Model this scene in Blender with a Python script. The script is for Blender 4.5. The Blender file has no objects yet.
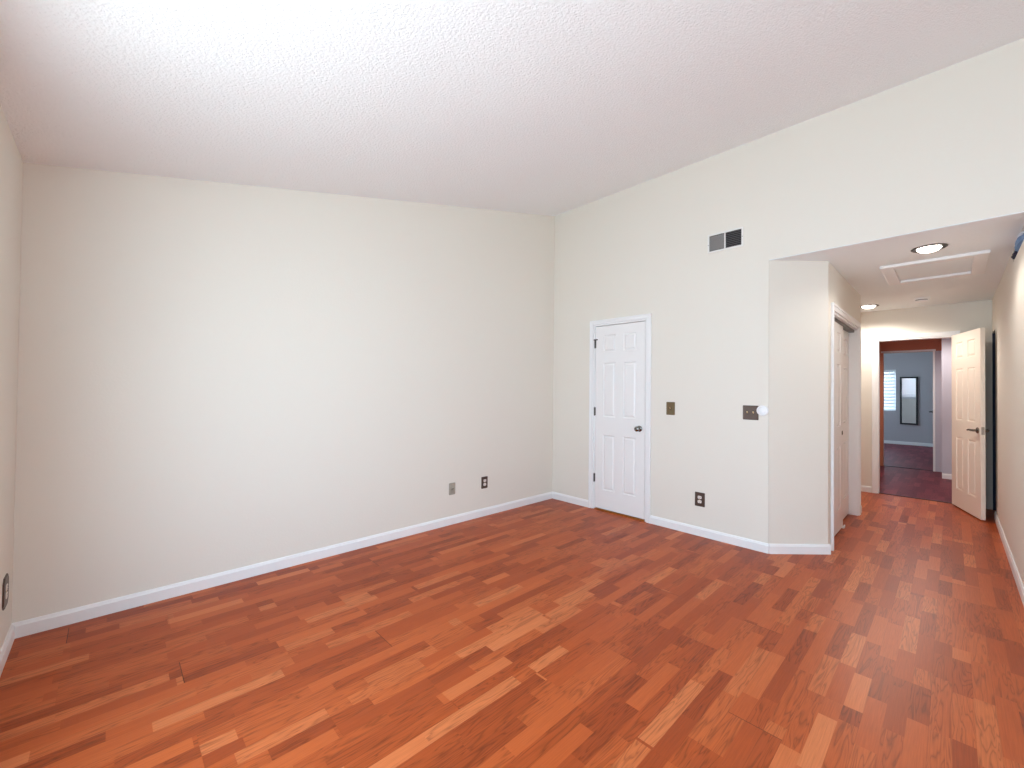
import bpy, bmesh, math, random
from mathutils import Vector, Matrix
random.seed(4)
C = bpy.context.scene.collection
sc = bpy.context.scene
# ------------------------------------------------------------------ camera
H = 1.32675
YAW, PITCH, ROLL, FPX = math.radians(46.3451), math.radians(.7209), math.radians(.6054), 420.0287
F = Vector((math.cos(YAW)*math.cos(PITCH), math.sin(YAW)*math.cos(PITCH), math.sin(PITCH)))
R0 = Vector((math.sin(YAW), -math.cos(YAW), 0)); U0 = R0.cross(F)
R = R0*math.cos(ROLL) + U0*math.sin(ROLL); U = -R0*math.sin(ROLL) + U0*math.cos(ROLL)
cd = bpy.data.cameras.new('camera'); cam = bpy.data.objects.new('camera', cd); C.objects.link(cam)
cd.sensor_width = 36; cd.lens = FPX/1024*36; cd.clip_start = .02; cd.clip_end = 200
m = Matrix((R, U, -F)).transposed().to_4x4(); m.translation = Vector((0, 0, H)); cam.matrix_world = m
sc.camera = cam
# ------------------------------------------------------------------ world and exposure
w = bpy.data.worlds.new('world'); sc.world = w; w.use_nodes = True
nt = w.node_tree; nt.nodes.clear()
tc = nt.nodes.new('ShaderNodeTexCoord'); sx = nt.nodes.new('ShaderNodeSeparateXYZ')
cr = nt.nodes.new('ShaderNodeValToRGB'); mr = nt.nodes.new('ShaderNodeMapRange')
bg = nt.nodes.new('ShaderNodeBackground'); wo = nt.nodes.new('ShaderNodeOutputWorld')
nt.links.new(tc.outputs['Generated'], sx.inputs[0]); nt.links.new(sx.outputs[2], mr.inputs['Value'])
mr.inputs['From Min'].default_value = -1; mr.inputs['From Max'].default_value = 1
nt.links.new(mr.outputs[0], cr.inputs[0])
e = cr.color_ramp.elements
stops = [(0.0, (.78, .93, .98), .40), (.17, (.78, .93, .98), .46), (.235, (.78, .93, .98), .92), (.27, (.80, .93, .96), .98), (.305, (.82, .90, .89), .235), (.42, (.82, .90, .89), .20),     # sunlit ground below the windows
         (.50, (.58, .79, 1.0), .20), (.60, (.46, .73, 1.05), .25), (1.0, (.48, .73, 1.0), .36)]         # sky
for k, (p_, c_, f_) in enumerate(stops):
    el_ = e[0] if k == 0 else (e[1] if k == len(stops)-1 else None)
    if el_ is None: el_ = e.new(p_)
    el_.position = p_; el_.color = (c_[0]*f_, c_[1]*f_, c_[2]*f_, 1)
    e = cr.color_ramp.elements
nt.links.new(cr.outputs[0], bg.inputs['Color']); bg.inputs['Strength'].default_value = 29
nt.links.new(bg.outputs[0], wo.inputs['Surface'])
vs = sc.view_settings
sc.display_settings.display_device = 'sRGB'
vs.view_transform = 'Standard'; vs.look = 'None'; vs.gamma = 1; vs.use_curve_mapping = False
vs.exposure = 0.0
cy = sc.cycles
cy.use_denoising = True; cy.max_bounces = 16; cy.diffuse_bounces = 10; cy.glossy_bounces = 6
cy.sample_clamp_indirect = 8; cy.caustics_reflective = False; cy.caustics_refractive = False

def portal(name, loc, rot, sx_, sy_):
    l = bpy.data.lights.new(name, 'AREA'); l.shape = 'RECTANGLE'; l.size = sx_; l.size_y = sy_
    l.cycles.is_portal = True
    o = bpy.data.objects.new(name, l); C.objects.link(o); o.location = loc; o.rotation_euler = rot
    return o
# window openings used by walls and portals
WY = -3.30                                    # big window wall facing wall_back
WIN1 = (.3, 1.8, .6, 2.0)                 # x0,x1,z0,z1 of the window facing wall_back
WIN2 = (-.4, 2.0, .35, 2.08)                 # y0,y1,z0,z1 of the window in wall_left, behind the camera
portal('window_portal', (-.355-.06, (WIN2[0]+WIN2[1])/2, (WIN2[2]+WIN2[3])/2), (0, -math.pi/2, 0), WIN2[3]-WIN2[2], WIN2[1]-WIN2[0])
portal('window_portal', ((WIN1[0]+WIN1[1])/2, WY-.06, (WIN1[2]+WIN1[3])/2), (-math.pi/2, 0, math.pi), WIN1[1]-WIN1[0], WIN1[3]-WIN1[2])

# ------------------------------------------------------------------ materials
def mat(name, col, rough=.5, metal=0, spec=.5, bump=None, emit=None):
    m = bpy.data.materials.new(name); m.use_nodes = True
    n = m.node_tree.nodes; l = m.node_tree.links; b = n['Principled BSDF']
    b.inputs['Base Color'].default_value = (*col, 1); b.inputs['Roughness'].default_value = rough
    b.inputs['Metallic'].default_value = metal; b.inputs['Specular IOR Level'].default_value = spec
    if emit:
        b.inputs['Emission Color'].default_value = (*emit[0], 1); b.inputs['Emission Strength'].default_value = emit[1]
    if bump:
        sc_, st, dist = bump
        t = n.new('ShaderNodeTexCoord'); no = n.new('ShaderNodeTexNoise'); bu = n.new('ShaderNodeBump')
        no.inputs['Scale'].default_value = sc_; no.inputs['Detail'].default_value = 4; no.inputs['Roughness'].default_value = .55
        bu.inputs['Strength'].default_value = st; bu.inputs['Distance'].default_value = dist
        l.new(t.outputs['Object'], no.inputs['Vector']); l.new(no.outputs['Fac'], bu.inputs['Height']); l.new(bu.outputs[0], b.inputs['Normal'])
    return m
M = {}
M['wall'] = mat('wall_paint', (.77, .73, .655), .7, bump=(70, .12, .006))
M['ceil'] = mat('ceiling_texture', (.88, .89, .90), .8, bump=(80, .5, .016))
M['hallceil'] = mat('hall_ceiling_texture', (.85, .89, .90), .8, bump=(60, .35, .01))
M['trim'] = mat('trim_gloss', (.84, .84, .84), .35)
M['door'] = mat('door_paint', (.84, .83, .82), .4)
M['cream'] = mat('cream_door_paint', (.93, .84, .73), .4)
M['brown'] = mat('brown_wall', (.50, .18, .10), .6)  # even brown for the corridor's left and end walls
M['dusk'] = mat('lilac_grey_wall_paint', (.55, .54, .62), .7)
M['grey'] = mat('grey_wall_paint', (.46, .445, .47), .7)
M['bronze'] = mat('bronze_plate', (.10, .065, .05), .4, .5)
M['brass'] = mat('aged_brass_plate', (.17, .12, .06), .45, .5)
M['tan'] = mat('tan_plate', (.36, .33, .27), .5)
M['ivory'] = mat('ivory_plastic', (.82, .74, .68), .4)
M['gold'] = mat('brass_toggle', (.75, .55, .30), .35, .3)
M['dark'] = mat('dark_slot', (.02, .018, .016), .7)
M['steel'] = mat('satin_nickel', (.45, .43, .40), .28, 1)
M['nickel'] = mat('aged_nickel', (.22, .205, .19), .22, 1)
M['darkmetal'] = mat('dark_metal', (.10, .09, .08), .35, .8)
M['whitep'] = mat('white_plastic', (.86, .87, .88), .35)
M['whitemetal'] = mat('white_enamel', (.80, .79, .76), .4)
M['ventgrey'] = mat('grey_filter', (.30, .29, .28), .7)
M['ventdark'] = mat('dark_louver', (.13, .12, .13), .6)
M['bulb'] = mat('lit_bulb', (1, 1, 1), .5, emit=((1, .93, .85), 14))
M['threshold'] = mat('golden_threshold_wood', (.42, .13, .02), .4)
M['strip'] = mat('dark_transition_strip', (.05, .02, .02), .5)
M['mirror'] = mat('mirror_glass', (.9, .9, .92), .03, 1)
M['black'] = mat('black_frame', (.012, .012, .014), .4)
M['blind'] = mat('blind_vinyl', (.85, .86, .88), .5)
M['blue'] = mat('blue_cloth', (.16, .27, .46), .8)
M['navy'] = mat('navy_cloth_and_room_shade', (.015, .02, .05), .8)
M['whitecloth'] = mat('white_cloth', (.85, .86, .9), .8)

def floor_mat(name, cols, rough=.36, spec=.2):
    m = bpy.data.materials.new(name); m.use_nodes = True
    n = m.node_tree.nodes; l = m.node_tree.links; b = n['Principled BSDF']
    def N(t, **k):
        x = n.new(t)
        for a, v in k.items(): setattr(x, a, v)
        return x
    def math_(op, a, b_=None, c_=None):
        x = N('ShaderNodeMath', operation=op)
        for i, v in enumerate((a, b_, c_)):
            if v is None: continue
            if isinstance(v, (int, float)): x.inputs[i].default_value = v
            else: l.new(v, x.inputs[i])
        return x.outputs[0]
    t = N('ShaderNodeTexCoord'); s = N('ShaderNodeSeparateXYZ'); l.new(t.outputs['Object'], s.inputs[0])
    X, Y = s.outputs[0], s.outputs[1]
    PW, SW, PL = .1920, .0640, 1.21
    yv = math_('ADD', Y, 19.2-.066)                 # plank boundaries fall at y = .066 + k*.192
    plank = math_('FLOOR', math_('DIVIDE', yv, PW)); row = math_('FLOOR', math_('DIVIDE', yv, SW))
    def wn(*ins):
        c = N('ShaderNodeCombineXYZ')
        for i, v in enumerate(ins):
            if isinstance(v, (int, float)): c.inputs[i].default_value = v
            else: l.new(v, c.inputs[i])
        x = N('ShaderNodeTexWhiteNoise', noise_dimensions='3D'); l.new(c.outputs[0], x.inputs['Vector']); return x
    offp = wn(plank, 3.3, 0).outputs['Value']
    xp = math_('ADD', math_('DIVIDE', math_('ADD', X, 20 - .09), PL), math_('MULTIPLY', math_('MODULO', plank, 3), .3333))
    pcell = math_('FLOOR', xp); pfr = math_('FRACT', xp)
    # pieces in a strip: three staves of unequal length per plank length
    offr = wn(row, pcell, 7.7).outputs['Value']
    warp = math_('MULTIPLY', math_('SINE', math_('MULTIPLY', math_('ADD', xp, math_('MULTIPLY', offr, 1.0)), 6.2832)), .03)
    xr = math_('ADD', math_('MULTIPLY', math_('ADD', xp, warp), 2.95), math_('MULTIPLY', wn(row, 1.1, 5).outputs['Value'], 1.0))
    cell = math_('FLOOR', xr)
    rnd = wn(row, cell, pcell)
    rv = rnd.outputs['Value']
    # grain
    gc = N('ShaderNodeCombineXYZ'); so = N('ShaderNodeSeparateXYZ'); l.new(rnd.outputs['Color'], so.inputs[0])
    l.new(math_('ADD', math_('MULTIPLY', X, 2.2), math_('MULTIPLY', so.outputs[0], 40)), gc.inputs[0])
    l.new(math_('ADD', math_('MULTIPLY', Y, 26), math_('MULTIPLY', so.outputs[1], 40)), gc.inputs[1])
    l.new(math_('MULTIPLY', so.outputs[2], 30), gc.inputs[2])
    g1 = N('ShaderNodeTexNoise'); g1.inputs['Scale'].default_value = 1.0; g1.inputs['Detail'].default_value = 2; g1.inputs['Distortion'].default_value = .6
    l.new(gc.outputs[0], g1.inputs['Vector'])
    rings = math_('FRACT', math_('MULTIPLY', g1.outputs['Fac'], 8.0))         # cathedral figure
    rings = math_('ABSOLUTE', math_('SUBTRACT', math_('MULTIPLY', rings, 2), 1))
    rings = math_('POWER', rings, 3.0)
    g2c = N('ShaderNodeCombineXYZ')
    l.new(math_('ADD', math_('MULTIPLY', X, 9), math_('MULTIPLY', so.outputs[1], 40)), g2c.inputs[0])
    l.new(math_('MULTIPLY', Y, 260), g2c.inputs[1]); l.new(math_('MULTIPLY', so.outputs[0], 30), g2c.inputs[2])
    g2 = N('ShaderNodeTexNoise'); g2.inputs['Scale'].default_value = 1.0; g2.inputs['Detail'].default_value = 3
    l.new(g2c.outputs[0], g2.inputs['Vector'])
    ramp = N('ShaderNodeValToRGB'); ramp.color_ramp.interpolation = 'LINEAR'
    el = ramp.color_ramp.elements
    el[0].position = 0; el[0].color = (*cols[0], 1); el[1].position = 1; el[1].color = (*cols[3], 1)
    a = el.new(.42); a.color = (*cols[1], 1); a = el.new(.8); a.color = (*cols[2], 1)
    l.new(rv, ramp.inputs[0])
    amount = math_('MULTIPLY', math_('MULTIPLY', rings, math_('GREATER_THAN', so.outputs[2], .35)), .40)
    f1 = math_('SUBTRACT', 1.0, amount)
    f2 = math_('ADD', math_('MULTIPLY', math_('SUBTRACT', g2.outputs['Fac'], .5), .55), 1.0)
    f = math_('MULTIPLY', f1, f2)
    # joints between planks
    ends = math_('LESS_THAN', pfr, .0026)
    sides = math_('LESS_THAN', math_('FRACT', math_('DIVIDE', yv, PW)), .012)
    pick = wn(plank, pcell, 9).outputs['Value']
    endm = math_('MULTIPLY', ends, math_('ADD', math_('MULTIPLY', math_('GREATER_THAN', pick, .72), .65), .06))
    f = math_('MULTIPLY', f, math_('SUBTRACT', 1.0, endm)); f = math_('MULTIPLY', f, math_('SUBTRACT', 1.0, math_('MULTIPLY', sides, .18)))
    vm = N('ShaderNodeVectorMath', operation='SCALE'); l.new(ramp.outputs[0], vm.inputs[0]); l.new(f, vm.inputs['Scale'])
    l.new(vm.outputs[0], b.inputs['Base Color'])
    b.inputs['Roughness'].default_value = rough; b.inputs['Specular IOR Level'].default_value = spec
    bu = N('ShaderNodeBump'); bu.inputs['Strength'].default_value = .06; bu.inputs['Distance'].default_value = .002
    l.new(f, bu.inputs['Height']); l.new(bu.outputs[0], b.inputs['Normal'])
    return m
M['floor'] = floor_mat('laminate_floor', [(.29, .048, .010), (.39, .070, .014), (.47, .098, .023), (.57, .160, .052)])
M['floor2'] = floor_mat('laminate_floor_dim_light', [(.13, .022, .032), (.16, .028, .04), (.19, .036, .05), (.24, .05, .065)], .4, .06)  # same laminate, the far rooms' dim bluish light put into its colour

# ------------------------------------------------------------------ mesh helpers
def nb(): return bmesh.new()
def box(bm, x0, x1, y0, y1, z0, z1, bev=0):
    r = bmesh.ops.create_cube(bm, size=1)
    for v in r['verts']:
        v.co = Vector(((x0+x1)/2 + v.co.x*(x1-x0), (y0+y1)/2 + v.co.y*(y1-y0), (z0+z1)/2 + v.co.z*(z1-z0)))
    if bev:
        ed = list({e for v in r['verts'] for e in v.link_edges})
        bmesh.ops.bevel(bm, geom=ed, offset=bev, segments=2, affect='EDGES', profile=.5)
def prism(bm, poly, axis, a0, a1):
    """poly in the two other axes, extruded along axis"""
    def P(u, v, a):
        return {'x': (a, u, v), 'y': (u, a, v), 'z': (u, v, a)}[axis]
    A = [bm.verts.new(P(u, v, a0)) for u, v in poly]; B = [bm.verts.new(P(u, v, a1)) for u, v in poly]
    k = len(poly)
    bm.faces.new(A); bm.faces.new(B[::-1])
    for i in range(k): bm.faces.new((A[i], B[i], B[(i+1) % k], A[(i+1) % k]))
def lathe(bm, prof, axis='z', center=(0, 0, 0), seg=32, sign=1):
    """prof list of (r, h); closed by caps when r>0 at the ends"""
    rings = []
    for r, h in prof:
        ring = []
        for i in range(seg):
            a = 2*math.pi*i/seg; c, s = r*math.cos(a), r*math.sin(a); h_ = h*sign
            p = {'z': (c, s, h_), 'x': (h_, c, s), 'y': (c, h_, s)}[axis]
            ring.append(bm.verts.new(Vector(p) + Vector(center)))
        rings.append(ring)
    for a, b in zip(rings, rings[1:]):
        for i in range(seg): bm.faces.new((a[i], a[(i+1) % seg], b[(i+1) % seg], b[i]))
    bm.faces.new(rings[0]); bm.faces.new(rings[-1][::-1])
def tube(bm, pts, r, seg=10):
    pts = [Vector(p) for p in pts]; rings = []
    for i, p in enumerate(pts):
        t = (pts[min(i+1, len(pts)-1)] - pts[max(i-1, 0)]).normalized()
        a = t.orthogonal() if abs(t.z) > .9 else t.cross(Vector((0, 0, 1))); a.normalize(); b = t.cross(a)
        rr = r[i] if isinstance(r, (list, tuple)) else r
        rings.append([bm.verts.new(p + (a*math.cos(2*math.pi*k/seg) + b*math.sin(2*math.pi*k/seg))*rr) for k in range(seg)])
    for a, b in zip(rings, rings[1:]):
        for k in range(seg): bm.faces.new((a[k], a[(k+1) % seg], b[(k+1) % seg], b[k]))
    bm.faces.new(rings[0]); bm.faces.new(rings[-1][::-1])
def obj(name, bm, m, parent=None, label=None, smooth=False):
    bmesh.ops.recalc_face_normals(bm, faces=bm.faces)
    me = bpy.data.meshes.new(name); bm.to_mesh(me); bm.free()
    o = bpy.data.objects.new(name, me); C.objects.link(o)
    me.materials.append(M[m] if isinstance(m, str) else m)
    if smooth:
        for p in me.polygons: p.use_smooth = True
        me.set_sharp_from_angle(angle=math.radians(35))
    if parent: o.parent = parent
    if label: o['label'] = label
    return o
def struct(name, bm, m, label=None, parent=None, category=None):
    o = obj(name, bm, m, parent)
    if parent is None: o['kind'] = 'structure'
    if label: o['label'] = label
    if category and parent is None: o['category'] = category
    return o
def thing(name, label, cat, loc, rz=0, group=None):
    o = bpy.data.objects.new(name, None); C.objects.link(o); o.location = loc; o.rotation_euler = (0, 0, rz)
    o.empty_display_size = .05
    o['label'] = label; o['category'] = cat
    if group: o['group'] = group
    return o
def wallgrid(bm, axis, p0, p1, a0, a1, z0, z1, holes=()):
    """solid wall; axis 'x' = plane x in [p0,p1], a runs along y"""
    As = sorted({a0, a1, *[h[0] for h in holes], *[h[1] for h in holes]}); Zs = sorted({z0, z1, *[h[2] for h in holes], *[h[3] for h in holes]})
    for i in range(len(As)-1):
        for j in range(len(Zs)-1):
            ca, cz = (As[i]+As[i+1])/2, (Zs[j]+Zs[j+1])/2
            if any(h[0] < ca < h[1] and h[2] < cz < h[3] for h in holes): continue
            if axis == 'x': box(bm, p0, p1, As[i], As[i+1], Zs[j], Zs[j+1])
            else: box(bm, As[i], As[i+1], p0, p1, Zs[j], Zs[j+1])

# ------------------------------------------------------------------ plan
xB, yA, xD = 3.933, 3.386, -.355
zL, zB, zH = 2.498, 3.47, 2.42
yc, xc2, yh, yR, xE, xe1 = 1.047, 4.296, .708, -.32, 7.357, 5.944
T = .12
slope = (zB-zL)/(xB-xD)
zc = lambda x: zL + slope*(x-xD)
# floors
b = nb(); box(b, xD-T, xE+.06, WY-T, yA+T, -.1, 0); struct('floor', b, 'floor', 'orange-brown strip laminate floor running from the room into the hall', category='floor')
b = nb(); box(b, xE+.06, 10.26, -1.2, 1.2, -.1, 0); struct('floor_corridor', b, 'floor2', 'laminate floor just beyond the hall doorway with dim bluish light in its colour', category='floor')
b = nb(); box(b, 10.26, 15.1, -1.8, 2.7, -.1, 0); struct('floor_bedroom', b, 'floor2', 'floor of the farthest room under the mirror with dim bluish light in its colour', category='floor')
# main ceiling (shed, rising towards the entry wall)
b = nb(); x0, x1 = xD-T, xB+T
prism(b, [(x0, zc(x0)), (x1, zc(x1)), (x1, zc(x1)+.1), (x0, zc(x0)+.1)], 'y', WY-T, yA+T)
struct('ceiling', b, 'ceil', 'white textured sloping ceiling of the large room', category='ceiling')
b = nb(); box(b, xB+T, xE+T, -2.6, yA+T, zH, zH+.1); box(b, xB+.004, xB+T, yR, yc, zH, zH+.006)
struct('ceiling_hall', b, 'hallceil', 'flat white ceiling of the hall with hatch and round lights', category='ceiling')
b = nb(); box(b, xE+T, 10.2, -1.2, 1.12, zH, zH+.1); struct('ceiling_corridor', b, 'hallceil')
b = nb(); box(b, 10.2, 15.1, -1.8, 2.7, zH, zH+.1); struct('ceiling_bedroom', b, 'hallceil')
# walls of the main room
b = nb(); prism(b, [(xD, 0), (xB, 0), (xB, zc(xB)), (xD, zc(xD))], 'y', yA, yA+T)
struct('wall_back', b, 'wall', 'long beige wall with two outlet plates near the far corner', category='wall')
b = nb(); wallgrid(b, 'x', xD-T, xD, WY-T, yA+T, 0, zc(xD)-.001, [WIN2]); struct('wall_left', b, 'wall', 'beige wall sliver at the left edge with a bronze outlet', category='wall')
b = nb()
prism(b, [(xD, 0), (WIN1[0], 0), (WIN1[0], zc(WIN1[0])), (xD, zc(xD))], 'y', WY-T, WY)
prism(b, [(WIN1[1], 0), (xB, 0), (xB, zc(xB)), (WIN1[1], zc(WIN1[1]))], 'y', WY-T, WY)
box(b, WIN1[0], WIN1[1], WY-T, WY, 0, WIN1[2])
prism(b, [(WIN1[0], WIN1[3]), (WIN1[1], WIN1[3]), (WIN1[1], zc(WIN1[1])), (WIN1[0], zc(WIN1[0]))], 'y', WY-T, WY)
struct('wall_window', b, 'wall')
D1 = (2.135, 2.790, 0, 2.060)      # closet door opening in the entry wall (y0,y1,z0,z1)
b = nb()
wallgrid(b, 'x', xB, xB+T, WY-T, yA+T, 0, zB-.0005, [D1, (yR, yc, -1, zH+.006)])
struct('wall_entry', b, 'wall', 'tall beige wall with the white six-panel door and air vent', category='wall')
b = nb()   # diagonal wall
prism(b, [(xB, yc), (xc2, yh), (xc2, yh+.12), (xB+T, yc+.06), (xB+T, yc+T), (xB, yc+.001)], 'z', 0, zH)
struct('wall_corner', b, 'wall', 'narrow diagonal wall at the mouth of the hall', category='wall')
# hall walls
CL = (4.455, 5.87, 0, 2.03)
b = nb(); wallgrid(b, 'y', yh, yh+T, xc2, xe1, 0, zH, [CL]); box(b, xe1, xe1+T, yh, yA, 0, zH)
struct('wall_hall_left', b, 'wall', 'hall wall around the sliding closet doors', category='wall')
b = nb(); box(b, xB+T, xE+T, yA, yA+T, 0, zH); struct('wall_alcove', b, 'wall')
b = nb(); box(b, 4.3, xe1, 1.42, 1.48, 0, zH); box(b, 4.3, 4.36, yh+T, 1.42, 0, zH); struct('wall_closet', b, 'wall')
RO = (6.84, 7.357, 0, 2.03)          # dark doorway behind the open door
NI = (4.02, 4.93, 2.325, 2.418)    # high pass-through over the ledge
b = nb(); wallgrid(b, 'y', yR-T, yR, xB+T, xE, 0, zH, [RO, NI])
struct('wall_hall_right', b, 'wall', 'right wall of the hall lit bright near the room', category='wall')
b = nb(); box(b, xB+T, xE+T, -2.6, -2.5, 0, zH); box(b, xE-.012, xE, -2.5, yR-.001, 0, zH); box(b, 5.6, 5.7, -2.5, yR-T, 0, zH); struct('wall_bathroom', b, 'navy')  # the unlit room's shade is put into this near-black wall colour
DE = (-.016, .689, 0, 2.035)
b = nb(); wallgrid(b, 'x', xE, xE+T, -2.5, yA, 0, zH, [DE]); struct('wall_hall_end', b, 'wall', 'end wall of the hall around the open doorway', category='wall')
# corridor and far room
D2 = (.222, .868, 0, 2.06)
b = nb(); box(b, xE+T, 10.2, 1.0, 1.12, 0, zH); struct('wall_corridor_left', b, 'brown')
b = nb(); box(b, 10.2, 10.26, .113, D2[0], 0, D2[3]); box(b, 9.46, 10.26, -.01, .113, 0, zH); box(b, 9.46, 9.58, -1.2, -.01, 0, zH); box(b, xE+T, 9.46, -1.2, -1.1, 0, zH)
struct('wall_corridor_right', b, 'dusk', 'lilac grey wall piece beyond the hall doorway', category='wall')
NW = (1.16, 1.62, 1.16, 1.98)       # window beside the bedroom door, seen in the mirror
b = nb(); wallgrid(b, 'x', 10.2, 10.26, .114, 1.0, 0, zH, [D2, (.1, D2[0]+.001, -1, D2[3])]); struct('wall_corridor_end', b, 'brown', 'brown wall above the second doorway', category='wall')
b = nb(); wallgrid(b, 'x', 10.26, 10.32, -1.8, 2.7, 0, zH, [D2, NW]); struct('wall_bedroom_near', b, 'wall')
FW = (1.02, 2.15, .87, 1.95)
b = nb(); wallgrid(b, 'x', 14.9, 15.02, -1.8, 2.7, 0, zH, [FW]); struct('wall_bedroom_far', b, 'grey', 'grey far wall with a blind-covered window and a framed mirror', category='wall')
BW = (12.0, 13.4, .8, 2.0)  # opening added out of view to brighten the far room
b = nb(); wallgrid(b, 'y', 2.6, 2.7, 10.32, 14.9, 0, zH, [BW]); struct('wall_bedroom_left', b, 'grey')
b = nb(); box(b, 10.32, 14.9, -1.8, -1.7, 0, zH); struct('wall_bedroom_right', b, 'grey')
portal('window_portal', (12.7, 2.66, 1.4), (-math.pi/2, 0, 0), 1.4, 1.2)
portal('window_portal', (15.0, (FW[0]+FW[1])/2, (FW[2]+FW[3])/2), (0, math.pi/2, 0), FW[3]-FW[2], FW[1]-FW[0])
portal('window_portal', (10.27, (NW[0]+NW[1])/2, (NW[2]+NW[3])/2), (0, -math.pi/2, 0), NW[3]-NW[2], NW[1]-NW[0])

# windows
def window(idx, axis, pos, h, n_slat, label=None, mull=0, d=.03):
    a0, a1, z0, z1 = h
    b = nb(); f = .045
    B = (lambda a, a_, z, z_, t=0: box(b, pos-d+t, pos+d-t, a, a_, z, z_)) if axis == 'x' else (lambda a, a_, z, z_, t=0: box(b, a, a_, pos-d+t, pos+d-t, z, z_))
    B(a0, a0+f, z0, z1); B(a1-f, a1, z0, z1); B(a0+f, a1-f, z0, z0+f); B(a0+f, a1-f, z1-f, z1)
    for k in range(mull):
        c = a0 + (a1-a0)*(k+1)/(mull+1); B(c-.02, c+.02, z0+f, z1-f, .004)
    o = struct('window_%d' % idx, b, 'trim', label, category='window')
    return o
window(1, 'y', WY-.06, WIN1, 0, mull=2)
window(4, 'x', xD-.06, WIN2, 0, mull=1)
window(5, 'y', 2.65, BW, 0, mull=1)  # unseen window, added for its light in the far room
wf = window(2, 'x', 14.98, FW, 0, 'bright window with white horizontal blinds in the farthest room')
wn_ = window(3, 'x', 10.29, NW, 0, d=.02)
def blinds(par, x, h, pitch=.05, tilt=math.radians(38), side=1, wdt=.05):
    a0, a1, z0, z1 = h; b = nb(); z = z0+.03
    while z < z1-.03:
        dx, dz = wdt/2*math.cos(tilt), wdt/2*math.sin(tilt)
        prism(b, [(x-dx, z-dz*side), (x+dx, z+dz*side), (x+dx, z+dz*side+.002), (x-dx, z-dz*side+.002)], 'y', a0+.01, a1-.01)
        z += pitch
    box(b, x-.025, x+.025, a0+.005, a1-.005, z1-.03, z1-.002)
    return obj('blinds', b, 'blind', par)
blinds(wf, 14.925, FW, pitch=.085, wdt=.09, tilt=math.radians(68))
blinds(wn_, 10.335, NW, pitch=.085, wdt=.09, tilt=math.radians(66))

# ------------------------------------------------------------------ baseboards
BH, BT = .08, .013
def base(name, p, q, label=None):
    """baseboard from p to q, room to the left of travel p->q"""
    p, q = Vector((*p, 0)), Vector((*q, 0)); t = (q-p).normalized(); n = Vector((-t.y, t.x, 0))
    prof = [(0, 0), (BT, 0), (BT, BH-.018), (BT*.75, BH-.012), (BT*.55, BH-.003), (BT*.3, BH), (0, BH)]
    b = nb(); A = [b.verts.new(p + n*u + Vector((0, 0, v))) for u, v in prof]; B = [b.verts.new(q + n*u + Vector((0, 0, v))) for u, v in prof]
    b.faces.new(A); b.faces.new(B[::-1]); k = len(prof)
    for i in range(k): b.faces.new((A[i], B[i], B[(i+1) % k], A[(i+1) % k]))
    return struct(name, b, 'trim', label, category='baseboard')
base('baseboard_back', (xB, yA), (xD, yA), 'white baseboard along the long beige wall')
base('baseboard_left', (xD, yA-BT), (xD, WY), 'white baseboard at the left edge')
base('baseboard_entry_left', (xB, D1[1]+.046), (xB, yA-BT), 'short white baseboard between the room corner and the white door')
base('baseboard_entry_right', (xB, yc-.004), (xB, D1[0]-.046), 'white baseboard under the switches right of the white door')
base('baseboard_corner', (xc2+.004, yh-.010), (xB, yc-.004), 'white baseboard across the diagonal wall')
base('baseboard_hall_left', (xe1+T, yh), (CL[1]+.06, yh))
base('baseboard_alcove', (xe1+T, yA), (xe1+T, yh))
base('baseboard_hall_end', (xE, DE[1]+.056), (xE, yA), 'short white baseboard left of the hall doorway')
base('baseboard_hall_right', (xB, yR), (RO[0]-.0, yR), 'white baseboard along the right wall of the hall')
base('baseboard_corridor', (9.46, -1.1), (9.46, .113), 'white baseboard beyond the hall doorway')
base('baseboard_bedroom', (14.9, -1.7), (14.9, 2.6), 'white baseboard under the mirror in the farthest room')

# ------------------------------------------------------------------ casings
trims = [0]
def casing(axis, face, out, a0, a1, z1, wd=.055, th=.016, left=True, right=True, label=None, depth=0, stop=None):
    """casing boards around an opening; out = +-1 direction away from the wall; depth: jamb lining into the wall"""
    trims[0] += 1; b = nb()
    def B(a, a_, z, z_, t0=0, t1=th):
        lo, hi = sorted((face+out*t0, face+out*t1))
        (box(b, lo, hi, a, a_, z, z_, .003) if axis == 'x' else box(b, a, a_, lo, hi, z, z_, .003))
    if left: B(a0-wd, a0, 0, z1+wd); B(a0-wd-.001, a0-wd*.62, 0, z1+wd+.001, .001, th+.005)
    if right: B(a1, a1+wd, 0, z1+wd); B(a1+wd*.62, a1+wd+.001, 0, z1+wd+.001, .001, th+.005)
    B(a0 if left else a0-wd, a1 if right else a1+wd, z1, z1+wd); B(a0-(wd*.62+.001 if left else 0), a1+(wd*.62+.001 if right else 0), z1+wd*.62, z1+wd+.001, .001, th+.005)
    if depth:
        B(a0, a0+.018, 0, z1, -depth, .004); B(a1-.018, a1, 0, z1, -depth, .004); B(a0+.018, a1-.018, z1-.018, z1, -depth, .004)
    return struct('trim_%d' % trims[0], b, 'trim', label, category='trim')
casing('x', xB, -1, D1[0], D1[1], D1[3], depth=T, wd=.045, label='white casing around the six-panel door of the entry wall')
casing('y', yh, -1, CL[0], CL[1], CL[3], wd=.058, depth=T, label='white casing around the sliding closet doors')
casing('x', xE, -1, DE[0], DE[1], DE[3], wd=.05, depth=T, label='white casing around the doorway at the hall end')
casing('x', 10.2, -1, D2[0], D2[1], D2[3], wd=.03, th=.01, left=False, right=False, label='thin trim over the second doorway')
trims[0] += 1; b = nb(); box(b, 10.185, 10.2, .200, .228, 0, D2[3], .002); tr = struct('trim_%d' % trims[0], b, 'trim', 'white upright casing at the right of the second doorway', category='trim')
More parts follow.
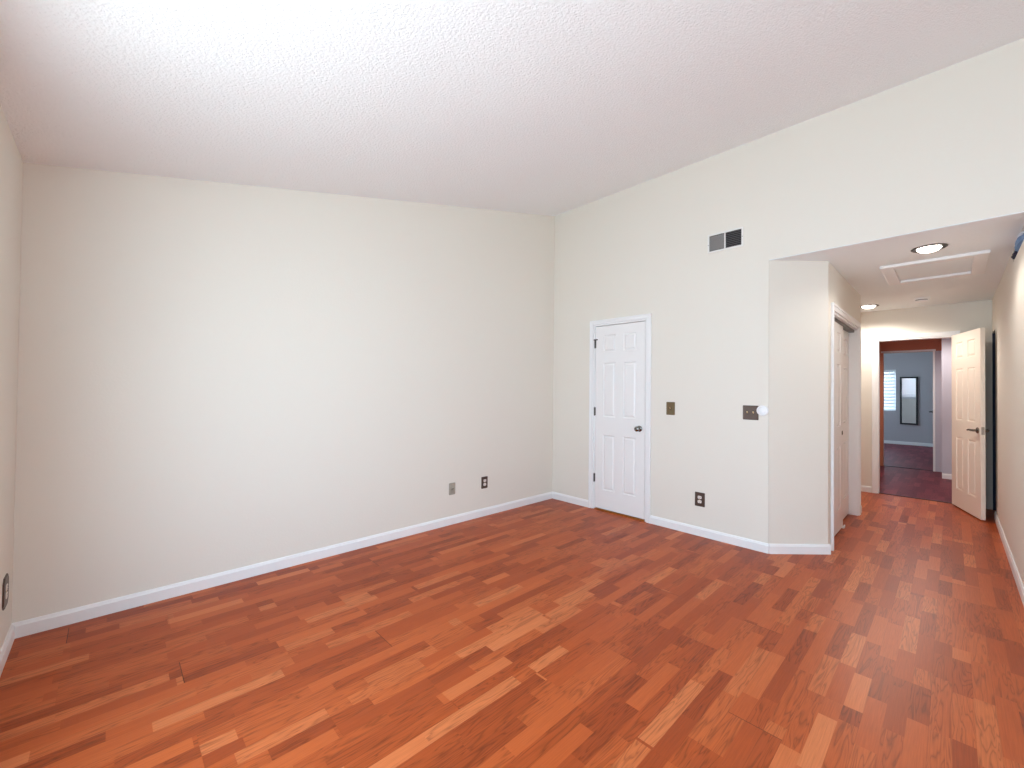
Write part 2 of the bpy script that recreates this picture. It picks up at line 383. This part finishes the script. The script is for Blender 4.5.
for z0, z1 in ((1.05, 1.20), (.52, .64)):
    b = nb(); box(b, 10.181, 10.185, .203, .226, z0, z1); obj('strike_plate', b, 'whitep', tr)
# threshold under the entry-wall door, transition strips
b = nb(); box(b, xB+.001, xB+T-.01, D1[0]+.018, D1[1]-.018, 0, .008, .002); trims[0] += 1; struct('trim_%d' % trims[0], b, 'threshold', 'golden wood sill under the white door of the entry wall', category='trim')
b = nb(); box(b, xE+.02, xE+.06, DE[0]+.018, DE[1]-.018, 0, .007, .002); trims[0] += 1; struct('trim_%d' % trims[0], b, 'strip', 'dark floor strip in the doorway at the hall end', category='trim')
b = nb(); box(b, 10.22, 10.28, D2[0], D2[1], 0, .007, .002); trims[0] += 1; struct('trim_%d' % trims[0], b, 'strip', 'dark floor strip in the second doorway', category='trim')
# dark sliding-door track in the closet head
b = nb(); box(b, CL[0]+.018, CL[1]-.018, yh+.028, yh+.112, CL[3]-.045, CL[3]-.018); trims[0] += 1; struct('trim_%d' % trims[0], b, 'darkmetal', 'dark track over the sliding closet doors', category='trim')

# ------------------------------------------------------------------ doors
def panel_door(bm, W, Hh, t=.035, x0=0, sides=(1, -1)):
    """six-panel slab in local coordinates: width along x from x0, thickness along y centred, z up"""
    st, mu = .105*W/.62, .10*W/.62
    pw = (W - 2*st - mu)/2
    zs = [0, .21, .82, 1.02, 1.62, 1.74, 1.93, 2.03]
    s = Hh/2.03; zs = [z*s for z in zs]
    cols = [(st, st+pw), (st+pw+mu, W-st)]
    h = t/2; g = .010
    rows = [(zs[1], zs[2]), (zs[3], zs[4]), (zs[5], zs[6])]
    box(bm, x0, x0+W, -h+g, h-g, 0, Hh)                       # core
    e_ = .0005
    for sg in (1, -1):
        lo, hi = sorted((sg*(h-g-e_), sg*h))
        def bx(a, a_, z, z_): box(bm, x0+a, x0+a_, lo, hi, z, z_)
        bx(0, st, 0, Hh); bx(W-st, W, 0, Hh)
        for z, z_ in rows: bx(st+pw, st+pw+mu, z, z_)
        for z, z_ in ((0, zs[1]), (zs[2], zs[3]), (zs[4], zs[5]), (zs[6], Hh)):
            bx(st, W-st, z, z_)
        for c0, c1 in cols:
            for r0, r1 in rows:
                # sloped sticking around the panel
                def fr(i0, y0, i1, y1):
                    o = [(c0+i0, r0+i0), (c1-i0, r0+i0), (c1-i0, r1-i0), (c0+i0, r1-i0)]
                    n = [(c0+i1, r0+i1), (c1-i1, r0+i1), (c1-i1, r1-i1), (c0+i1, r1-i1)]
                    O = [bm.verts.new((x0+a, sg*y0, z)) for a, z in o]; N = [bm.verts.new((x0+a, sg*y1, z)) for a, z in n]
                    for k in range(4): bm.faces.new((O[k], O[(k+1) % 4], N[(k+1) % 4], N[k]))
                    return N
                fr(0, h, .007, h-g+.0006)
                N = fr(.015, h-g+.0006, .030, h-.0012); bm.faces.new(N)
    return cols, zs
def knob(par, x, z, t=.035, m='steel', sides=(1, -1), mirror=1):
    for sg in sides:
        b = nb()
        lathe(b, [(.031, .0), (.031, .004), (.026, .009), (.012, .012), (.011, .030), (.020, .036), (.027, .048), (.026, .060), (.016, .067), (.002, .069)], 'y', (x, sg*t/2, z), 24, sg)
        obj('knob', b, m, par, smooth=True)
def lever(par, x, z, dirx, t=.035, m='steel', sides=(1, -1)):
    for sg in sides:
        b = nb(); y = sg*t/2
        lathe(b, [(.032, 0), (.032, .005), (.026, .010), (.013, .013), (.012, .045), (.002, .047)], 'y', (x, y, z), 24, sg)
        tube(b, [(x, y+sg*.040, z), (x+dirx*.02, y+sg*.048, z), (x+dirx*.06, y+sg*.050, z+.002), (x+dirx*.10, y+sg*.048, z-.004), (x+dirx*.115, y+sg*.044, z-.006)], [.010, .011, .010, .009, .006])
        obj('handle', b, m, par, smooth=True)
def hinge(par, x, y, z, m='darkmetal', h=.09, arm=False):
    b = nb(); tube(b, [(x, y, z-h/2), (x, y, z+h/2)], .0075); box(b, x-.014, x+.012, y+.002, y+.006, z-h/2, z+h/2)
    for zz in (z-h/2-.006, z+h/2+.002): lathe(b, [(.005, 0), (.005, .004)], 'z', (x, y, zz), 10)
    if arm: box(b, x-.022, x+.034, y-.006, y+.004, z+h/2-.004, z+h/2+.008)
    obj('hinge', b, m, par)
# door_1: in the entry wall.  local x runs toward -y of the world, local +y... room side is -x world
W1 = D1[1]-D1[0]-.018*2-.010
b = nb(); panel_door(b, W1, 2.017)
d1 = struct('door_1', b, 'door', 'closed white six-panel door in the tall beige wall', category='door')
d1.location = (xB+.024, D1[1]-.021, .020); d1.rotation_euler = (0, 0, -math.pi/2)
# with this rotation local +x -> world -y, local +y -> world +x ; room side = local -y
knob(d1, W1-.062, .915, sides=(-1,), m='nickel')
for z, a in ((1.825, True), (1.07, False), (.33, False)): hinge(d1, -.006, -.0235, z, arm=a)
# door_2: open door at the hall end
hx, hy, fx, fy = 7.335, -.012, 6.612, -.222
ang = math.atan2(fy-hy, fx-hx); W2 = math.hypot(fx-hx, fy-hy)
b = nb(); panel_door(b, W2, 2.015)
d2 = struct('door_2', b, 'cream', 'open cream six-panel door swung into the hall', category='door')
d2.location = (hx, hy, .012); d2.rotation_euler = (0, 0, ang)
lever(d2, W2-.062, .93, -1, m='nickel')
b = nb(); box(b, W2, W2+.0015, -.012, .012, .89, .97); lathe(b, [(.008, 0), (.007, .008), (.003, .010)], 'x', (W2, 0, .93), 12); obj('latch_plate', b, 'steel', d2)
# sliding closet doors
def slider(idx, x0, W, y, label):
    b = nb(); panel_door(b, W, 1.985, .03)
    o = struct('door_%d' % idx, b, 'door', label, category='door'); o.location = (x0, y, .014)
    return o
d3 = slider(3, CL[0]+.02, .76, yh+.052, 'front sliding closet door with raised panels')
b = nb(); lathe(b, [(.022, 0), (.022, .003), (.017, .004), (.015, .001)], 'y', (.76-.05, -.0148, .92), 20, -1); obj('finger_pull', b, 'darkmetal', d3, smooth=True)
d4 = slider(4, CL[1]-.02-.76, .76, yh+.09, 'rear sliding closet door behind the front one')
b = nb(); box(b, CL[0]+.02+.73, CL[0]+.02+.80, yh+.024, yh+.034, 0, .022, .002); box(b, CL[0]+.02+.73, CL[0]+.02+.80, yh+.024, yh+.108, 0, .006); o = obj('floor_guide', b, 'whitep'); o['label'] = 'small white floor guide under the sliding closet doors'; o['category'] = 'door guide'
# door_5: bedroom door standing open into the far room
a5 = math.atan2(.232-.185, .78)
b = nb(); panel_door(b, .76, 2.02)
d5 = struct('door_5', b, 'dusk', 'half-seen open door in the second doorway', category='door'); d5.location = (10.34, .185, .012); d5.rotation_euler = (0, 0, a5)
lever(d5, .70, .98, -1, m='black')
b = nb(); box(b, .76, .762, -.017, .017, 1.02, 1.17); obj('latch_plate', b, 'whitep', d5)
b = nb(); box(b, .76, .762, -.017, .017, .48, .60); obj('edge_plate', b, 'whitep', d5)

# ------------------------------------------------------------------ wall plates
def plate(name, label, cat, frame, wd, ht, m, kind, group=None, rec='ivory', cut=0):
    """frame: (origin Vector, tangent along the wall, outward normal)"""
    o_, t_, n_ = [Vector(v) for v in frame]
    root = thing(name, label, cat, o_, math.atan2(t_.y, t_.x), group)
    # local x = tangent, local y = either normal sign; local normal sign:
    ly = Vector((-t_.y, t_.x, 0)); s = 1 if ly.dot(n_) > 0 else -1
    b = nb()
    w2, h2 = wd/2, ht/2; c = cut
    def poly(w_, h_, c_):
        return [(-w_+c_, -h_), (w_-c_, -h_), (w_, -h_+c_), (w_, h_-c_), (w_-c_, h_), (-w_+c_, h_), (-w_, h_-c_), (-w_, -h_+c_)]
    rings = []
    for w_, h_, y in ((w2, h2, 0), (w2, h2, .003), (w2-.004, h2-.004, .0065), (w2-.008, h2-.008, .0055)):
        rings.append([b.verts.new((x, s*y, z)) for x, z in poly(w_, h_, max(c, .004))])
    for a, d in zip(rings, rings[1:]):
        for i in range(8): b.faces.new((a[i], a[(i+1) % 8], d[(i+1) % 8], d[i]))
    b.faces.new(rings[0]); b.faces.new(rings[-1][::-1])
    obj('cover_plate', b, m, root)
    def slot(p, x, z, w_, h_, y=.0085):
        q = nb(); lo, hi = sorted((s*(y-.001), s*(y+.0006))); box(q, x-w_/2, x+w_/2, lo, hi, z-h_/2, z+h_/2); return q
    if kind == 'outlet':
        for z in (.0195, -.0195):
            q = nb(); pts = []
            for i in range(24):
                a = 2*math.pi*i/24; pts.append((max(-.0172, min(.0172, .0185*math.cos(a))), max(-.0135, min(.0135, .0185*math.sin(a)))+z))
            prism(q, pts, 'y', s*.0045, s*.0088)
            r_ = obj('receptacle', q, rec, root, 'ivory receptacle' if rec == 'ivory' else None)
            q = slot(None, -.0065, z+.003, .0022, .008); lo, hi = sorted((s*.0075, s*.0092))
            box(q, .0054, .0076, lo, hi, z-.001, z+.007); lathe(q, [(.0024, .0078), (.0024, .0093)], 'y', (0, 0, z-.0075), 10, s)
            obj('slots', q, 'dark', r_)
        q = nb(); lathe(q, [(.0035, .005), (.003, .0072)], 'y', (0, 0, 0), 12, s); obj('screw', q, 'gold', root)
    elif kind.startswith('switch'):
        xs = [0] if kind == 'switch' else [-.023, .023]
        for x in xs:
            q = nb(); lo, hi = sorted((s*.0052, s*.0068)); box(q, x-.0065, x+.0065, lo, hi, -.013, .013)
            obj('toggle_slot', q, 'dark', root)
            q = nb(); prism(q, [(s*.006, -.007), (s*.006, .007), (s*.019, .0115), (s*.0195, .005)], 'x', x-.0045, x+.0045); obj('toggle', q, 'gold', root)
            for z in (.030, -.030):
                q = nb(); lathe(q, [(.003, .005), (.0026, .0068)], 'y', (x, 0, z), 10, s); obj('screw', q, m, root)
    elif kind == 'coax':
        q = nb(); lathe(q, [(.0075, .005), (.0075, .008), (.0048, .009), (.0048, .017), (.003, .017)], 'y', (0, 0, 0), 14, s); obj('jack', q, 'steel', root)
        for z in (.042, -.042):
            q = nb(); lathe(q, [(.003, .005), (.0026, .0068)], 'y', (0, 0, z), 10, s); obj('screw', q, 'steel', root)
    return root
FB = lambda y, z: ((xB, y, z), (0, -1, 0), (-1, 0, 0))
FA = lambda x, z: ((x, yA, z), (1, 0, 0), (0, -1, 0))
plate('wall_outlet', 'dark bronze outlet with two ivory sockets low on the wall below the switches', 'outlet', FB(1.603, .333), .090, .128, 'bronze', 'outlet')
plate('light_switch', 'single brass-brown switch plate just right of the white door', 'switch', FB(1.887, 1.157), .086, .125, 'brass', 'switch')
plate('light_switch', 'double bronze switch plate with two toggles beside the white disc', 'switch', FB(1.182, 1.150), .121, .121, 'bronze', 'switch2')
plate('wall_outlet', 'dark outlet with two ivory sockets low on the long wall near the corner', 'outlet', FA(2.846, .348), .083, .122, 'bronze', 'outlet')
plate('cable_plate', 'tan blank-looking cable plate low on the long wall left of the dark outlet', 'wall plate', FA(2.433, .346), .074, .114, 'tan', 'coax')
plate('wall_outlet', 'bronze outlet with clipped corners on the left wall at the photo edge', 'outlet', ((xD, 3.150, .327), (0, 1, 0), (1, 0, 0)), .125, .150, 'bronze', 'outlet', cut=.022)
# white disc
root = thing('wall_disc', 'small round white disc on the wall touching the double switch plate', 'wall control', (xB, 1.090, 1.171))
b = nb(); lathe(b, [(.043, 0), (.044, .011), (.040, .015), (.031, .0155), (.0285, .009), (.002, .009)], 'x', (0, 0, 0), 40, -1); obj('bezel', b, 'whitep', root, smooth=True)
b = nb(); lathe(b, [(.0245, .008), (.0245, .0145), (.021, .0165), (.002, .017)], 'x', (0, 0, 0), 32, -1); obj('button', b, 'whitep', root, smooth=True)

# ------------------------------------------------------------------ air vent
vy0, vy1, vz0, vz1 = 1.243, 1.540, 2.586, 2.752
root = thing('air_vent', 'rectangular white-framed air vent high on the tall wall', 'vent', (xB, (vy0+vy1)/2, (vz0+vz1)/2))
hw, hh = (vy1-vy0)/2, (vz1-vz0)/2; g = .013
b = nb(); 
for a, a_, z, z_ in ((-hw, hw, hh-g, hh), (-hw, hw, -hh, -hh+g), (hw-g, hw, -hh+g, hh-g), (-hw, -hw+g, -hh+g, hh-g), (-.005, .005, -hh+g, hh-g)):
    box(b, -.012, 0, a, a_, z, z_)
obj('frame', b, 'whitemetal', root)
b = nb(); box(b, -.0025, -.0005, -hw+g, hw-g, -hh+g, hh-g); obj('backing', b, 'dark', root)  # near-black sheet paints the shade of the hole behind the grille
b = nb()
n = 14
for i in range(n):
    y = .005 + (hw-g-.005)*(i+.5)/n; box(b, -.009, -.0025, y-.0029, y+.0029, -hh+g+.006, hh-g-.006)
obj('damper', b, 'ventgrey', root, 'grey closely finned half')
n = 9
for i in range(n):
    z = -hh+g + (2*hh-2*g)*(i+.5)/n; b = nb()
    prism(b, [(-.0105, z-.004), (-.003, z+.003), (-.003, z+.0042), (-.0105, z-.0028)], 'y', -hw+g, -.005)
    obj('louver', b, 'ventdark', root)
for y, z in ((hw-.006, -.012), (-hw+.006, 0), ):
    b = nb(); lathe(b, [(.0035, .011), (.003, .0135)], 'x', (0, y, z), 10, -1); obj('screw', b, 'darkmetal', root)

# ------------------------------------------------------------------ hall ceiling fixtures
def downlight(x, y, label, power):
    root = thing('recessed_light', label, 'ceiling light', (x, y, zH), 0, 'round recessed lights in the hall ceiling')
    b = nb(); lathe(b, [(.100, 0), (.100, -.004), (.094, -.008), (.070, -.006), (.070, 0)], 'z', (0, 0, 0), 40)
    obj('trim_ring', b, 'darkmetal', root, 'dark metal ring', smooth=True)
    b = nb(); lathe(b, [(.069, -.0005), (.066, -.010), (.052, -.022), (.028, -.030), (.002, -.032)], 'z', (0, 0, 0), 32)
    obj('bulb', b, 'bulb', root, 'glowing white bulb', smooth=True)
    l = bpy.data.lights.new('bulb_light', 'SPOT'); l.energy = power; l.color = (1, .93, .85); l.spot_size = math.radians(165); l.spot_blend = .5; l.shadow_soft_size = .05
    lo = bpy.data.objects.new('bulb_light', l); C.objects.link(lo); lo.parent = root; lo.location = (0, 0, -.09)
downlight(4.418, .118, 'lit round recessed light nearer the room, in front of the ceiling hatch', 14)
downlight(8.7, .35, 'added unseen light in the corridor beyond the hall doorway', 60)  # lamp added out of view to brighten the corridor
downlight(6.87, .722, 'lit round recessed light at the far end of the hall beside the closet wall', 50)
hx0, hx1, hy0, hy1 = 4.781, 5.585, -.202, .430
root = thing('attic_hatch', 'white framed attic hatch panel in the hall ceiling', 'hatch', ((hx0+hx1)/2, (hy0+hy1)/2, zH))
X, Y = (hx1-hx0)/2, (hy1-hy0)/2; fw = .085
b = nb(); box(b, -X, X, Y-fw, Y, -.024, 0, .004); box(b, -X, X, -Y, -Y+fw, -.024, 0, .004); box(b, -X, -X+fw, -Y+fw, Y-fw, -.024, 0, .004); box(b, X-fw, X, -Y+fw, Y-fw, -.024, 0, .004)
obj('frame', b, 'trim', root)
b = nb(); box(b, -X+fw+.003, X-fw-.003, -Y+fw+.003, Y-fw-.003, -.004, 0); obj('panel', b, 'hallceil', root)
root = thing('smoke_detector', 'small round white smoke detector on the hall ceiling beyond the hatch', 'smoke detector', (6.72, .24, zH))
b = nb(); lathe(b, [(.068, 0), (.068, -.012), (.060, -.016)], 'z', (0, 0, 0), 32); obj('base', b, 'whitep', root, smooth=True)
b = nb(); lathe(b, [(.052, -.0155), (.052, -.023)], 'z', (0, 0, 0), 32); obj('vent_slot', b, 'dark', root, 'dark slot around the rim')
b = nb(); lathe(b, [(.050, -.016), (.050, -.022), (.058, -.024), (.056, -.036), (.030, -.041), (.002, -.041)], 'z', (0, 0, 0), 32); obj('cover', b, 'whitep', root, smooth=True)

# ------------------------------------------------------------------ framed mirror in the farthest room
my0, my1, mz0, mz1 = .600, .940, .525, 1.755
root = thing('framed_mirror', 'tall dark-framed mirror hanging on the grey far wall', 'mirror', (14.893, (my0+my1)/2, (mz0+mz1)/2), math.radians(-2.4))
hw, hh, g = (my1-my0)/2, (mz1-mz0)/2, .038
b = nb()
for a, a_, z, z_ in ((-hw, hw, hh-g, hh), (-hw, hw, -hh, -hh+g), (hw-g, hw, -hh+g, hh-g), (-hw, -hw+g, -hh+g, hh-g)):
    box(b, -.030, -.002, a, a_, z, z_, .003)
obj('frame', b, 'black', root)
b = nb(); box(b, -.016, -.010, -hw+g, hw-g, -hh+g, hh-g); obj('glass', b, 'mirror', root, 'mirror glass')

# ------------------------------------------------------------------ folded cloth on the high ledge
def lump(bm, cx, cy_, cz, rx, ry, rz, seed):
    r = bmesh.ops.create_icosphere(bm, subdivisions=4, radius=1)
    for v in r['verts']:
        n_ = v.co.normalized(); k = .86 + .10*math.sin(5*n_.x+seed) * math.cos(6*n_.y+seed*2) + .05*math.sin(13*n_.z+seed)
        sx_ = lambda q, p: math.copysign(abs(q)**p, q)
        v.co = Vector((cx + rx*k*sx_(n_.x, .6), cy_ + ry*k*sx_(n_.y, .6), cz + rz*max(-.92, k*sx_(n_.z, .6))))
root = thing('cloth_bundle', 'blue, black and white cloth bundle on the ledge high on the right wall', 'cloth', (4.50, yR-.045, NI[2]))
b = nb(); lump(b, -.04, 0, .034, .27, .070, .034, 1); obj('blue_cloth', b, 'blue', root, 'blue cloth', smooth=True)
b = nb(); lump(b, .30, 0, .032, .10, .064, .032, 2); obj('dark_cloth', b, 'navy', root, 'near-black cloth', smooth=True)
b = nb(); lump(b, .05, .006, .074, .24, .060, .014, 3); obj('white_cloth', b, 'whitecloth', root, 'white cloth', smooth=True)
